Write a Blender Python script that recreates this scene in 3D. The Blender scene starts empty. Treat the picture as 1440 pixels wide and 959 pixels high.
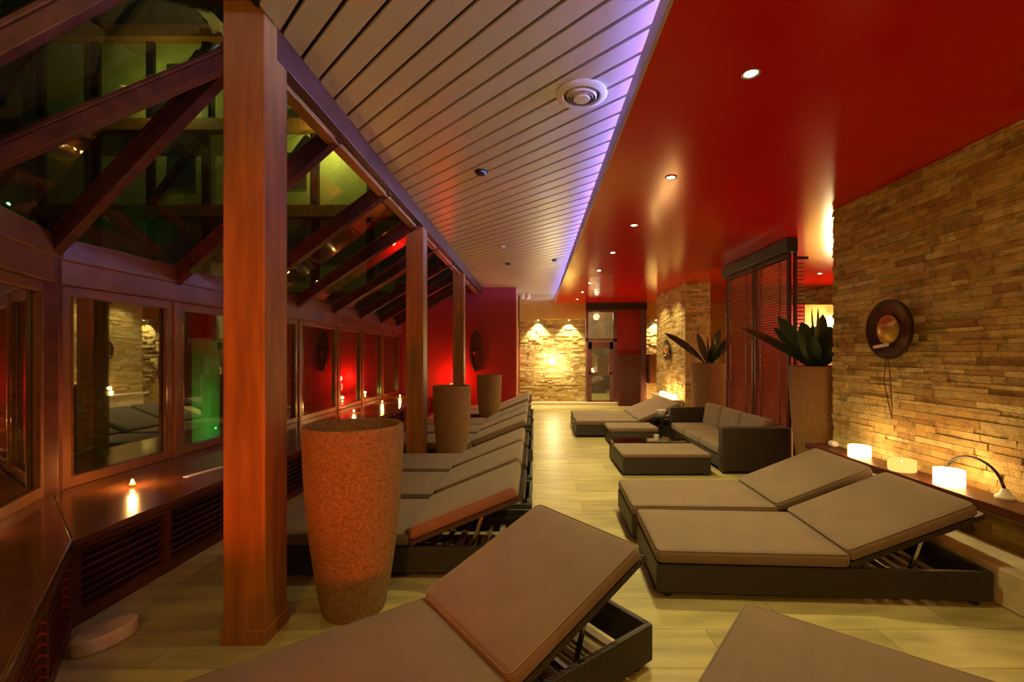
import bpy, bmesh, math, random
from mathutils import Vector, Matrix
random.seed(11)
C = bpy.context.scene.collection
PI = math.pi
CEIL, RED, EYE = 3.15, 2.92, 1.45

# ------------------------------------------------------------------ materials
def newmat(name):
    m = bpy.data.materials.new(name); m.use_nodes = True
    nt = m.node_tree; nt.nodes.clear()
    out = nt.nodes.new('ShaderNodeOutputMaterial')
    return m, nt, out
def N(nt, t, **kw):
    n = nt.nodes.new(t)
    for k, v in kw.items(): setattr(n, k, v)
    return n
def ramp(nt, fac, stops):
    r = N(nt, 'ShaderNodeValToRGB')
    e = r.color_ramp.elements
    e[0].position, e[0].color = stops[0][0], (*stops[0][1], 1)
    e[1].position, e[1].color = stops[-1][0], (*stops[-1][1], 1)
    for p, c in stops[1:-1]:
        x = e.new(p); x.color = (*c, 1)
    nt.links.new(fac, r.inputs[0]); return r.outputs[0]
def pmat(name, col, rough=.5, var=.25, scale=8, bump=.1, bscale=60, metal=0, spec=.5, coat=0, stretch=(1,1,1), sheen=0, bdist=.004):
    """principled with noise colour variation and noise bump"""
    m, nt, out = newmat(name)
    p = N(nt, 'ShaderNodeBsdfPrincipled')
    tc = N(nt, 'ShaderNodeTexCoord'); mp = N(nt, 'ShaderNodeMapping'); mp.inputs['Scale'].default_value = stretch
    nt.links.new(tc.outputs['Object'], mp.inputs[0])
    n1 = N(nt, 'ShaderNodeTexNoise'); n1.inputs['Scale'].default_value = scale; n1.inputs['Detail'].default_value = 6
    nt.links.new(mp.outputs[0], n1.inputs['Vector'])
    lo = tuple(c*(1-var) for c in col); hi = tuple(min(1, c*(1+var)) for c in col)
    nt.links.new(ramp(nt, n1.outputs[0], [(.3, lo), (.7, hi)]), p.inputs['Base Color'])
    p.inputs['Roughness'].default_value = rough; p.inputs['Metallic'].default_value = metal
    p.inputs['Specular IOR Level'].default_value = spec; p.inputs['Coat Weight'].default_value = coat
    p.inputs['Coat Roughness'].default_value = .08
    if sheen: p.inputs['Sheen Weight'].default_value = sheen
    if bump:
        n2 = N(nt, 'ShaderNodeTexNoise'); n2.inputs['Scale'].default_value = bscale; n2.inputs['Detail'].default_value = 4
        nt.links.new(mp.outputs[0], n2.inputs['Vector'])
        b = N(nt, 'ShaderNodeBump'); b.inputs['Strength'].default_value = bump; b.inputs['Distance'].default_value = bdist
        nt.links.new(n2.outputs[0], b.inputs['Height']); nt.links.new(b.outputs[0], p.inputs['Normal'])
    nt.links.new(p.outputs[0], out.inputs[0]); return m
def emat(name, col, s, tint=None):
    m, nt, out = newmat(name)
    e = N(nt, 'ShaderNodeEmission'); e.inputs[0].default_value = (*col, 1); e.inputs[1].default_value = s
    nt.links.new(e.outputs[0], out.inputs[0]); return m
def glassmat(name, tint=(.9,.95,.92), ior=1.7, rough=.0):
    m, nt, out = newmat(name)
    t = N(nt, 'ShaderNodeBsdfTransparent'); t.inputs[0].default_value = (*tint, 1)
    g = N(nt, 'ShaderNodeBsdfGlossy'); g.inputs[0].default_value = (.95,1,.95,1); g.inputs['Roughness'].default_value = rough
    lw = N(nt, 'ShaderNodeLayerWeight'); lw.inputs[0].default_value = .5
    pw = N(nt, 'ShaderNodeMath', operation='POWER'); pw.inputs[1].default_value = 5; nt.links.new(lw.outputs['Facing'], pw.inputs[0])
    f0 = ((ior-1)/(ior+1))**2
    f = N(nt, 'ShaderNodeMath', operation='MULTIPLY_ADD'); f.inputs[1].default_value = 1-f0; f.inputs[2].default_value = f0; nt.links.new(pw.outputs[0], f.inputs[0])
    mx = N(nt, 'ShaderNodeMixShader')
    nt.links.new(f.outputs[0], mx.inputs[0]); nt.links.new(t.outputs[0], mx.inputs[1]); nt.links.new(g.outputs[0], mx.inputs[2])
    nt.links.new(mx.outputs[0], out.inputs[0]); return m
def wicker():
    m, nt, out = newmat('woven_wicker')
    p = N(nt, 'ShaderNodeBsdfPrincipled'); tc = N(nt, 'ShaderNodeTexCoord')
    w1 = N(nt, 'ShaderNodeTexWave', wave_type='BANDS', bands_direction='Z'); w1.inputs['Scale'].default_value = 40
    w1.inputs['Distortion'].default_value = .5
    w2 = N(nt, 'ShaderNodeTexWave', wave_type='BANDS', bands_direction='DIAGONAL'); w2.inputs['Scale'].default_value = 30
    nt.links.new(tc.outputs['Object'], w1.inputs[0]); nt.links.new(tc.outputs['Object'], w2.inputs[0])
    mu = N(nt, 'ShaderNodeMath', operation='ADD'); nt.links.new(w1.outputs[1], mu.inputs[0]); nt.links.new(w2.outputs[1], mu.inputs[1])
    mh = N(nt, 'ShaderNodeMath', operation='MULTIPLY'); mh.inputs[1].default_value = .5; nt.links.new(mu.outputs[0], mh.inputs[0])
    nt.links.new(ramp(nt, mh.outputs[0], [(.15, (.009,.006,.005)), (.8, (.040,.024,.017))]), p.inputs['Base Color'])
    b = N(nt, 'ShaderNodeBump'); b.inputs['Strength'].default_value = .6; b.inputs['Distance'].default_value = .006
    nt.links.new(mh.outputs[0], b.inputs['Height']); nt.links.new(b.outputs[0], p.inputs['Normal'])
    p.inputs['Roughness'].default_value = .45
    nt.links.new(p.outputs[0], out.inputs[0]); return m
def stonemat(name, cols):
    m, nt, out = newmat(name)
    p = N(nt, 'ShaderNodeBsdfPrincipled'); g = N(nt, 'ShaderNodeNewGeometry'); tc = N(nt, 'ShaderNodeTexCoord')
    c1 = ramp(nt, g.outputs['Random Per Island'], cols)
    n = N(nt, 'ShaderNodeTexNoise'); n.inputs['Scale'].default_value = 14; n.inputs['Detail'].default_value = 9; n.inputs['Roughness'].default_value = .65
    nt.links.new(tc.outputs['Object'], n.inputs['Vector'])
    c2 = ramp(nt, n.outputs[0], [(.32, (.55,.5,.42)), (.5, (1,1,1)), (.7, (1.25,1.1,.9))])
    mx = N(nt, 'ShaderNodeMix', data_type='RGBA', blend_type='MULTIPLY'); mx.inputs[0].default_value = .9
    nt.links.new(c1, mx.inputs[6]); nt.links.new(c2, mx.inputs[7]); nt.links.new(mx.outputs[2], p.inputs['Base Color'])
    n2 = N(nt, 'ShaderNodeTexNoise'); n2.inputs['Scale'].default_value = 55; n2.inputs['Detail'].default_value = 6
    nt.links.new(tc.outputs['Object'], n2.inputs['Vector'])
    b = N(nt, 'ShaderNodeBump'); b.inputs['Strength'].default_value = .9; b.inputs['Distance'].default_value = .012
    nt.links.new(n2.outputs[0], b.inputs['Height']); nt.links.new(b.outputs[0], p.inputs['Normal'])
    p.inputs['Roughness'].default_value = .75
    nt.links.new(p.outputs[0], out.inputs[0]); return m
def floormat():
    m, nt, out = newmat('limestone_floor')
    p = N(nt, 'ShaderNodeBsdfPrincipled'); tc = N(nt, 'ShaderNodeTexCoord')
    mp = N(nt, 'ShaderNodeMapping'); mp.inputs['Rotation'].default_value = (0, 0, math.radians(0))
    nt.links.new(tc.outputs['Object'], mp.inputs[0])
    br = N(nt, 'ShaderNodeTexBrick'); br.inputs['Scale'].default_value = 1
    br.inputs['Brick Width'].default_value = .9; br.inputs['Row Height'].default_value = .3
    br.inputs['Mortar Size'].default_value = .002; br.inputs['Mortar Smooth'].default_value = .3
    br.inputs['Color1'].default_value = (.52,.44,.22,1); br.inputs['Color2'].default_value = (.38,.31,.145,1)
    br.inputs['Mortar'].default_value = (.15,.11,.05,1); br.inputs['Bias'].default_value = 0
    nt.links.new(mp.outputs[0], br.inputs['Vector'])
    mp2 = N(nt, 'ShaderNodeMapping'); mp2.inputs['Scale'].default_value = (1, 5, 1); nt.links.new(mp.outputs[0], mp2.inputs[0])
    n = N(nt, 'ShaderNodeTexNoise'); n.inputs['Scale'].default_value = 2.2; n.inputs['Detail'].default_value = 8; nt.links.new(mp2.outputs[0], n.inputs['Vector'])
    c2 = ramp(nt, n.outputs[0], [(.3, (.68,.66,.6)), (.7, (1.12,1.1,1.0))])
    mx = N(nt, 'ShaderNodeMix', data_type='RGBA', blend_type='MULTIPLY'); mx.inputs[0].default_value = 1
    nt.links.new(br.outputs[0], mx.inputs[6]); nt.links.new(c2, mx.inputs[7]); nt.links.new(mx.outputs[2], p.inputs['Base Color'])
    p.inputs['Roughness'].default_value = .38
    b = N(nt, 'ShaderNodeBump'); b.inputs['Strength'].default_value = .3; b.inputs['Distance'].default_value = .003; b.invert = True
    nt.links.new(br.outputs['Fac'], b.inputs['Height']); nt.links.new(b.outputs[0], p.inputs['Normal'])
    nt.links.new(p.outputs[0], out.inputs[0]); return m

M = dict(
 wood=pmat('oiled_brown_wood', (.30,.115,.022), .45, .3, 3, .08, 20, stretch=(6,6,.6), coat=.0, spec=.4),
 darkwood=pmat('dark_red_wood', (.085,.022,.013), .42, .35, 3, .06, 20, stretch=(4,1,4), coat=0, spec=.25),
 framewood=pmat('reddish_window_frame_wood', (.17,.062,.026), .4, .25, 3, .05, 20, coat=.05, spec=.35),
 bench=pmat('polished_mahogany', (.11,.038,.015), .2, .35, 2.5, .02, 20, stretch=(5,.7,5), coat=.5),
 cushion=pmat('taupe_fabric', (.185,.115,.085), .85, .1, 5, .35, 420, sheen=.15),
 piping=pmat('piping_fabric', (.21,.145,.11), .7, .1, 5, .2, 400),
 wicker=wicker(),
 metal=pmat('dark_metal', (.05,.05,.055), .3, .1, 5, 0, metal=.8),
 chrome=pmat('brushed_steel', (.55,.53,.5), .25, .1, 5, 0, metal=1),
 white=pmat('white_plastic', (.7,.66,.62), .4, .05, 5, 0),
 slat=pmat('cream_ceiling_panel', (.60,.55,.50), .33, .05, 1, 0),
 gap=pmat('dark_ceiling_gap', (.03,.008,.01), .8, .1, 5, 0),
 red=pmat('red_paint', (.27,.003,.004), .5, .08, 2, .05, 80),
 redgloss=pmat('red_stretch_ceiling', (.55,.0025,.001), .17, .03, 1, 0, spec=.4),
 yellow=pmat('ochre_plaster', (.55,.36,.10), .7, .1, 3, .1, 60),
 cream=pmat('cream_trim_paint', (.68,.52,.36), .5, .08, 3, 0),
 lilac=pmat('satin_fascia_trim', (.42,.33,.42), .4, .05, 3, 0),
 plum=pmat('plum_lacquer_frame', (.15,.055,.055), .35, .15, 3, 0),
 black=pmat('black_paint', (.012,.008,.008), .5, .1, 5, 0),
 terra=pmat('speckled_clay', (.25,.125,.05), .75, .4, 75, .8, 110, bdist=.006),
 soil=pmat('dark_soil', (.03,.02,.012), .95, .4, 30, .8, 60, bdist=.02),
 leaf=pmat('dark_leaf', (.028,.05,.022), .3, .3, 5, .05, 30),
 bronze=pmat('dark_bronze', (.07,.035,.02), .38, .3, 9, .15, 40, metal=.7),
 gold=pmat('aged_brass', (.62,.38,.10), .33, .3, 9, .15, 40, metal=.8),
 cord=pmat('brown_cord', (.10,.05,.025), .9, .2, 30, .1),
 marble=pmat('pale_stone', (.62,.5,.38), .5, .2, 6, .15, 40),
 olive=pmat('olive_render', (.42,.40,.16), .8, .2, 1.5, .1, 30),
 wax=pmat('ivory_wax', (.8,.68,.45), .5, .05, 5, 0),
 blind=pmat('red_brown_blind_slat', (.36,.10,.06), .35, .25, 8, 0, stretch=(1,1,.2)),
 glass=glassmat('window_glass', (.66,.76,.68), 4.0),
 roofglass=glassmat('roof_glass', (.80,.90,.80), 2.0),
 jar=glassmat('clear_jar_glass', (.98,.96,.9), 1.3, .02),
 stone=stonemat('ledger_stone', [(0,(.30,.18,.05)),(.2,(.42,.28,.09)),(.4,(.50,.37,.14)),(.6,(.39,.31,.12)),(.8,(.52,.40,.17)),(1,(.55,.48,.25))]),
 floor=floormat(),
 hedge=pmat('garden_leaf', (.05,.12,.03), .7, .5, 12, .5, 20, bdist=.05),
 ground=pmat('garden_ground', (.03,.04,.02), .9, .4, 3, .2, 20),
 downlamp=emat('downlight_bulb', (1,.86,.62), 120),
 flame=emat('candle_flame', (1,.55,.14), 90),
 glow=emat('lit_candle_glass', (1,.60,.20), 9),
 amber=emat('lit_amber_glass', (1,.42,.09), 1.3),
 led=emat('blue_led_strip', (.16,.22,1), 10),
 sconce=emat('lit_wall_lamp', (1,.86,.5), 16),
 redlamp=emat('lit_red_lamp', (1,.05,.02), 8),
 greenlamp=emat('lit_green_lamp', (.05,1,.15), 3),
 smoked=glassmat('greenish_table_glass', (.35,.42,.25), 1.9, .06),
)

M['redgloss'].node_tree.nodes['Principled BSDF'].inputs['Specular Tint'].default_value = (1, .42, .12, 1)
# ------------------------------------------------------------------ mesh helpers
class MB:
    def __init__(s): s.v = []; s.f = []
    def add(s, vs, fs):
        o = len(s.v); s.v += [Vector(v) for v in vs]; s.f += [[i+o for i in f] for f in fs]; return s
    def box(s, x0, x1, y0, y1, z0, z1, mat=None):
        vs = [Vector((x, y, z)) for x in (x0, x1) for y in (y0, y1) for z in (z0, z1)]
        if mat: vs = [mat @ v for v in vs]
        return s.add(vs, [(0,1,3,2),(4,6,7,5),(0,4,5,1),(2,3,7,6),(0,2,6,4),(1,5,7,3)])
    def bar(s, a, b, w, h, up=(0,0,1)):
        a, b = Vector(a), Vector(b); d = (b-a).normalized(); u = Vector(up)
        sx = d.cross(u).normalized()*w/2; sz = sx.cross(d).normalized()*h/2
        vs = [p+i*sx+j*sz for p in (a, b) for i, j in ((-1,-1),(1,-1),(1,1),(-1,1))]
        return s.add(vs, [(3,2,1,0),(4,5,6,7),(0,1,5,4),(1,2,6,5),(2,3,7,6),(3,0,4,7)])
    def tube(s, pts, r, n=8, closed=False, cap=True):
        pts = [Vector(p) for p in pts]; L = len(pts); o = len(s.v); prev = None
        for i, p in enumerate(pts):
            if closed: d = pts[(i+1) % L]-pts[i-1]
            else: d = pts[min(i+1, L-1)]-pts[max(i-1, 0)]
            d.normalize()
            if prev is None: prev = d.orthogonal().normalized()
            u = (prev-d*prev.dot(d))
            u = u.normalized() if u.length > 1e-6 else d.orthogonal().normalized(); prev = u; w = d.cross(u)
            rr = r[i] if isinstance(r, (list, tuple)) else r
            for k in range(n):
                a = 2*PI*k/n; s.v.append(p+u*math.cos(a)*rr+w*math.sin(a)*rr)
        for i in range(L if closed else L-1):
            j = (i+1) % L
            for k in range(n): s.f.append([o+i*n+k, o+i*n+(k+1) % n, o+j*n+(k+1) % n, o+j*n+k])
        if cap and not closed:
            s.f.append([o+k for k in range(n)][::-1]); s.f.append([o+(L-1)*n+k for k in range(n)])
        return s
    def lathe(s, prof, n=32, c=(0,0,0), mat=None):
        """prof: (r, z) list from the bottom outside round; r = 0 closes"""
        o = len(s.v); c = Vector(c); rows = []
        for r, z in prof:
            if r < 1e-6: rows.append([len(s.v)]); s.v.append(Vector((0,0,z)))
            else:
                rows.append(list(range(len(s.v), len(s.v)+n)))
                for k in range(n): a = 2*PI*k/n; s.v.append(Vector((r*math.cos(a), r*math.sin(a), z)))
        for A, B in zip(rows, rows[1:]):
            for k in range(n):
                a0, a1 = A[k % len(A)], A[(k+1) % len(A)]; b0, b1 = B[k % len(B)], B[(k+1) % len(B)]
                f = []
                for q in (a0, a1, b1, b0):
                    if q not in f: f.append(q)
                if len(f) > 2: s.f.append(f)
        for i in range(o, len(s.v)):
            v = s.v[i]
            s.v[i] = (mat @ v if mat else v)+c
        return s
    def prism(s, poly, z0, z1):
        n = len(poly); vs = [(x, y, z0) for x, y in poly]+[(x, y, z1) for x, y in poly]
        return s.add(vs, [list(range(n))[::-1], list(range(n, 2*n))]+[(i, (i+1) % n, n+(i+1) % n, n+i) for i in range(n)])
    def rbox(s, x0, x1, y0, y1, z0, z1, r=.02, n=6, puff=0, mat=None):
        cx, cy, cz = (x0+x1)/2, (y0+y1)/2, (z0+z1)/2; h = [(x1-x0)/2, (y1-y0)/2, (z1-z0)/2]
        r = min(r, *h)
        def grid(hh):
            inner = hh-r
            g = [-hh, -hh+r*.3, -hh+r*.65, -hh+r]
            if inner > 0: g += [-inner+2*inner*i/n for i in range(1, n)]
            g += [hh-r, hh-r*.65, hh-r*.3, hh]; return g
        cache = {}
        def vert(p):
            q = Vector([max(-h[i]+r, min(h[i]-r, p[i])) for i in range(3)]); d = Vector(p)-q
            w = q+d.normalized()*r if d.length > 1e-9 else Vector(p)
            if puff:
                k = (1-(abs(p[0])/h[0])**4)*(1-(abs(p[1])/h[1])**4); w.z += puff*k*(1 if p[2] > 0 else 0)
            w = w+Vector((cx, cy, cz))
            if mat: w = mat @ w
            key = tuple(round(t, 5) for t in p)
            if key not in cache: cache[key] = len(s.v); s.v.append(w)
            return cache[key]
        for ax in range(3):
            a, b = [i for i in range(3) if i != ax]; ga, gb = grid(h[a]), grid(h[b])
            for sg in (-1, 1):
                for i in range(len(ga)-1):
                    for j in range(len(gb)-1):
                        q = []
                        for u, v in ((ga[i], gb[j]), (ga[i+1], gb[j]), (ga[i+1], gb[j+1]), (ga[i], gb[j+1])):
                            p = [0,0,0]; p[ax] = sg*h[ax]; p[a] = u; p[b] = v; q.append(vert(p))
                        if (sg < 0) ^ (ax == 1): q = q[::-1]
                        if len(set(q)) > 2: s.f.append(q)
        return s
    def build(s, name, mat, parent=None, smooth=False, bevel=0):
        me = bpy.data.meshes.new(name); me.from_pydata([tuple(v) for v in s.v], [], s.f)
        bm = bmesh.new(); bm.from_mesh(me); bmesh.ops.remove_doubles(bm, verts=bm.verts, dist=1e-6)
        bmesh.ops.recalc_face_normals(bm, faces=bm.faces); bm.to_mesh(me); bm.free(); me.update()
        me.materials.append(M[mat] if isinstance(mat, str) else mat)
        if smooth:
            me.polygons.foreach_set('use_smooth', [True]*len(me.polygons))
            me.set_sharp_from_angle(angle=math.radians(40))
        o = bpy.data.objects.new(name, me); C.objects.link(o)
        if parent: o.parent = parent
        if bevel:
            b = o.modifiers.new('bevel', 'BEVEL'); b.width = bevel; b.segments = 2; b.limit_method = 'ANGLE'
        return o
def tag(o, label, cat, group=None, kind=None):
    o['label'] = label; o['category'] = cat
    if group: o['group'] = group
    if kind: o['kind'] = kind
    return o
def empty(name, loc=(0,0,0), rz=0, label=None, cat=None, group=None):
    o = bpy.data.objects.new(name, None); C.objects.link(o); o.empty_display_size = .1
    o.location = loc; o.rotation_euler = (0,0,rz)
    if label: tag(o, label, cat, group)
    return o
def S(o): o['kind'] = 'structure'; return o
def copy_tree(o, parent=None):
    c = o.copy(); C.objects.link(c); c.parent = parent
    for ch in list(o.children): copy_tree(ch, c)
    return c
def point(loc, col, w, r=.03, parent=None):
    l = bpy.data.lights.new('light', 'POINT'); l.energy = w; l.color = col; l.shadow_soft_size = r
    o = bpy.data.objects.new('light', l); C.objects.link(o); o.location = loc
    if parent: o.parent = parent
    return o
def spot(loc, to, col, w, ang=90, blend=.6, r=.03, parent=None):
    l = bpy.data.lights.new('spot', 'SPOT'); l.energy = w; l.color = col; l.spot_size = math.radians(ang); l.spot_blend = blend; l.shadow_soft_size = r
    o = bpy.data.objects.new('spot', l); C.objects.link(o); o.location = loc
    o.rotation_euler = (Vector(to)-Vector(loc)).to_track_quat('-Z', 'Y').to_euler()
    if parent: o.parent = parent
    return o
def area(loc, to, col, w, sx, sy):
    l = bpy.data.lights.new('area', 'AREA'); l.shape = 'RECTANGLE'; l.energy = w; l.color = col; l.size = sx; l.size_y = sy
    o = bpy.data.objects.new('area', l); C.objects.link(o); o.location = loc
    o.rotation_euler = (Vector(to)-Vector(loc)).to_track_quat('-Z', 'Y').to_euler()
    return o

# ------------------------------------------------------------------ the room
FARY = 13.25
S(MB().prism([(-3.55,-3.2),(6.6,-3.2),(6.6,13.6),(-3.55,13.6)], -.1, 0).build('floor', 'floor'))

# slatted ceiling: 45 degree panels with dark gaps (clipped to the room strip)
BX0, BX1, BY0, BY1 = -1.34, .98, -3.0, FARY-.02
def clip(poly, a, b, c):   # keep a*x+b*y <= c
    out = []
    for i in range(len(poly)):
        p, q = poly[i], poly[(i+1) % len(poly)]; dp = a*p[0]+b*p[1]-c; dq = a*q[0]+b*q[1]-c
        if dp <= 0: out.append(p)
        if (dp < 0 < dq) or (dq < 0 < dp):
            t = dp/(dp-dq); out.append((p[0]+t*(q[0]-p[0]), p[1]+t*(q[1]-p[1])))
    return out
ceil = MB(); g = .034; k = -40
while 1.07+.21*k < BY1+BX1+.3:
    c0 = 1.07+.21*k+g/2; c1 = 1.07+.21*(k+1)-g/2
    p = [(BX0,BY0),(BX1,BY0),(BX1,BY1),(BX0,BY1)]
    p = clip(p, 1, 1, c1); p = clip(p, -1, -1, -c0) if p else p
    if len(p) > 2: ceil.prism(p, CEIL, CEIL+.02)
    k += 1
S(ceil.build('ceiling', 'slat'))
S(MB().box(BX0-.05, BX1+.3, BY0, FARY+.1, CEIL+.03, CEIL+.12).build('ceiling_backing', 'gap'))
# red lowered ceiling with cove lip
S(MB().box(.575, 6.5, -3.0, FARY-.05, RED, RED+.04).build('ceiling_red', 'redgloss'))
S(MB().box(.560, .578, -3.0, FARY-.05, RED-.002, RED+.115).build('trim_1', 'lilac', bevel=.003))
S(MB().box(.98, 1.02, -3.0, FARY-.05, RED+.04, CEIL+.03).build('trim_2', 'slat'))
# window side beam carrying the roof glazing
S(MB().box(-1.46, -1.34, 2.38, 11.58, 2.99, CEIL+.12).build('trim_3', 'darkwood', bevel=.006))
S(MB().box(-1.80, -1.345, -3.0, 2.38, CEIL+.11, CEIL+.2).build('trim_32', 'darkwood'))

# stacked stone cladding
def cladding(u0, u1, z0, z1, frame, seed=1, hmin=.028, hmax=.06, lmin=.09, lmax=.36, dmax=.035, base=.0):
    """frame(u, z, d) -> world point, d outwards"""
    rnd = random.Random(seed); m = MB(); z = z0
    while z < z1-1e-4:
        h = min(rnd.uniform(hmin, hmax), z1-z)
        if z1-z-h < .02: h = z1-z
        u = u0
        while u < u1-1e-4:
            l = min(rnd.uniform(lmin, lmax), u1-u)
            if u1-u-l < .05: l = u1-u
            d = base+rnd.uniform(.004, dmax*.72); t = rnd.uniform(-.004, .004); e = .0015
            vs = [frame(a, b, dd) for a in (u+e, u+l-e) for b, dd in ((z+e, -.02), (z+h-e, -.02), (z+h-e, d+t), (z+e, d-t))]
            m.add(vs, [(0,1,2,3),(7,6,5,4),(0,4,5,1),(1,5,6,2),(2,6,7,3),(3,7,4,0)])
            u += l
        z += h
    return m
WX = 3.05
S(MB().box(WX+.02, WX+.42, -3.0, 4.62, 0, RED).build('wall_right', 'cream'))
cl = cladding(-2.9, 4.66, 0, RED-.003, lambda u, z, d: (WX+.015-d, u, z), 3)
S(cl.build('wall_right_cladding', 'stone'))
S(cladding(WX, WX+.44, 0, RED-.003, lambda u, z, d: (u, 4.63+d, z), 4).build('wall_right_end_cladding', 'stone'))
# far wall
S(MB().box(-.6, 1.48, FARY+.0, FARY+.2, 0, CEIL+.1).box(2.36, 6.5, FARY+.0, FARY+.2, 0, CEIL+.1).box(1.48, 2.36, FARY, FARY+.2, 2.72, CEIL+.1).build('wall_far', 'yellow'))
S(MB().box(.9, 3.0, 15.2, 15.3, 0, CEIL).box(.8, .9, FARY+.2, 15.3, 0, CEIL).box(3.0, 3.1, FARY+.2, 15.3, 0, CEIL).box(.8, 3.1, FARY+.2, 15.3, CEIL, CEIL+.05).box(.8, 3.1, FARY, 15.3, -.1, -.001).build('wall_lobby', 'cream'))
point((1.9, 14.0, 2.6), (1,.75,.55), 26, .1)
S(cladding(-.44, 1.47, .02, 2.44, lambda u, z, d: (u, FARY-d, z), 5, .035, .08, .08, .3, .055).build('wall_far_cladding', 'stone'))
S(cladding(3.2, 5.0, .02, 2.44, lambda u, z, d: (u, FARY-d, z), 6, .035, .08, .08, .3, .055).build('wall_far_side_cladding', 'stone'))
S(MB().box(-.44, 1.47, FARY-.16, FARY, 2.46, CEIL).build('trim_4', 'yellow'))
S(MB().box(3.2, 6.4, FARY-.16, FARY, 2.46, RED).build('trim_5', 'yellow'))
S(MB().box(-.44, 3.2, FARY-.30, FARY-.055, 0, .075).build('baseboard_far', 'cream', bevel=.006))
# red wall at the end of the window bay
S(MB().box(-3.55, -.47, 11.6, 11.75, 0, CEIL+.1).build('wall_left_end', 'red'))
S(MB().box(-.6, -.47, 11.75, FARY, 0, CEIL+.1).build('wall_left_return', 'red'))
S(MB().box(-.475, -.44, 11.585, 11.77, 0, CEIL).build('trim_6', 'cream'))
# partition with glass door at far end
PY = FARY-.12
S(MB().box(1.48, 3.2, PY-.16, PY+.1, 2.72, RED).build('trim_7', 'black'))
wd = S(empty('door_1', (1.9, PY, 0)))
MB().box(-.42, -.36, -.05, .05, 0, 2.72).box(.36, .46, -.05, .05, 0, 2.72).box(-.42, .46, -.05, .05, 1.82, 1.90).box(-.36, .36, -.04, .04, 2.66, 2.72).build('door_frame', 'plum', wd)
MB().box(-.35, -.26, -.03, .03, .02, 1.81).box(.26, .35, -.03, .03, .02, 1.81).box(-.35, .35, -.03, .03, .02, .12).box(-.35, .35, -.03, .03, 1.60, 1.81).box(-.35, .35, -.03, .03, .88, .93).build('door_leaf', 'plum', wd)
MB().box(-.26, .26, -.006, .006, .12, 1.6).build('door_glass', 'glass', wd)
MB().box(-.36, .36, -.006, .006, 1.9, 2.66).build('transom_glass', 'glass', wd)
MB().tube([(.22,-.03,.9),(.22,-.08,.9),(.22,-.08,1.1),(.22,-.03,1.1)], .01).build('door_handle', 'chrome', wd, True)
S(MB().box(2.36, 3.02, PY-.05, PY+.1, 0, 2.72).build('wall_far_panel', 'red'))
S(MB().box(3.03, 3.2, PY-.1, PY+.1, 0, 2.72).build('trim_8', 'plum'))
S(MB().box(2.36, 2.95, PY-.42, PY-.05, 0, 1.45).build('wall_low_partition', 'darkwood'))
# stone pillar
S(MB().box(3.13, 3.6, 9.4, 11.57, 0, RED).build('wall_pillar', 'cream'))
S(cladding(9.38, 11.6, 0, RED-.003, lambda u, z, d: (3.12-d, u, z), 8, .035, .07, .1, .36, .03).build('wall_pillar_side_cladding', 'stone'))
S(cladding(3.1, 3.62, 0, RED-.003, lambda u, z, d: (u, 9.39-d, z), 9, .035, .07, .1, .36, .03).build('wall_pillar_front_cladding', 'stone'))
# side room beyond the pillars
S(MB().box(6.4, 6.6, -3.0, FARY, 0, CEIL).build('wall_side_room', 'yellow'))
S(cladding(7.5, 12.9, 2.42, RED, lambda u, z, d: (6.4-d, u, z), 10, .04, .08, .1, .4, .04).build('wall_side_room_cladding', 'stone'))
S(MB().box(5.52, 6.4, 9.3, 9.45, 0, 2.46).build('wall_side_yellow', 'yellow'))
S(MB().box(4.6, 5.50, 9.3, 9.45, 0, 2.46).build('wall_side_red', 'red'))
# walls behind the camera
S(MB().box(-1.5, 6.5, -3.2, -3.0, 0, CEIL+.1).build('wall_back', 'yellow'))
S(MB().box(-1.9, -1.78, -3.0, .05, 0, CEIL+.1).build('wall_left_back', 'yellow'))
S(MB().box(-3.55, 6.6, -3.2, 13.5, CEIL+.13, CEIL+.2).build('ceiling_slab', 'gap')) if False else None

# ------------------------------------------------------------------ glazing
GX, ZS, ZH, ZE = -3.45, .47, 1.95, 2.19
DV = Vector((.47, -.883, 0)); DB = Vector((.63, -.777, 0)); CO = Vector((GX, 3.2, 0))
wn = [0]
def window(a, b, z0=ZS, z1=ZH):
    """timber casement with one pane between a and b"""
    wn[0] += 1
    a, b = Vector(a), Vector(b); L = (b-a).length; e = S(empty('window_%d' % wn[0], a, math.atan2(b.y-a.y, b.x-a.x)))
    w = .075; fr = MB()
    fr.box(.02, .02+w, -.035, .035, z0, z1).box(L-.02-w, L-.02, -.035, .035, z0, z1)
    fr.box(.02+w, L-.02-w, -.035, .035, z0, z0+w).box(.02+w, L-.02-w, -.035, .035, z1-w, z1)
    fr.build('window_frame', 'framewood', e, bevel=.006)
    MB().box(.02+w, L-.02-w, -.006, .006, z0+w, z1-w).build('window_pane', 'glass', e)
    bd = MB(); q = .02+w
    for yy in (-.04, .018):
        bd.box(q, q+.012, yy, yy+.022, z0+w, z1-w).box(L-q-.012, L-q, yy, yy+.022, z0+w, z1-w)
    bd.build('glazing_bead', 'bench', e)
    return e
ys = [3.26, 4.32, 5.46, 6.60, 7.90, 9.00, 10.2, 11.5]
for a, b in zip(ys, ys[1:]): window((GX, a, 0), (GX, b, 0))
for t0, t1 in ((.06, .98), (.98, 2.1), (2.1, 3.5)):
    window(CO+DV*t1, CO+DV*t0)
post = MB()
for y in ys[1:-1]: post.box(GX-.05, GX+.05, y-.02, y+.02, ZS, ZH)
S(post.build('trim_9', 'framewood', bevel=.004))
S(MB().prism([(GX-.07,3.12),(GX+.06,3.08),(GX+.10,3.2),(GX+.06,3.27),(GX-.07,3.27)], 0, ZE).build('trim_10', 'darkwood', bevel=.005))
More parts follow.
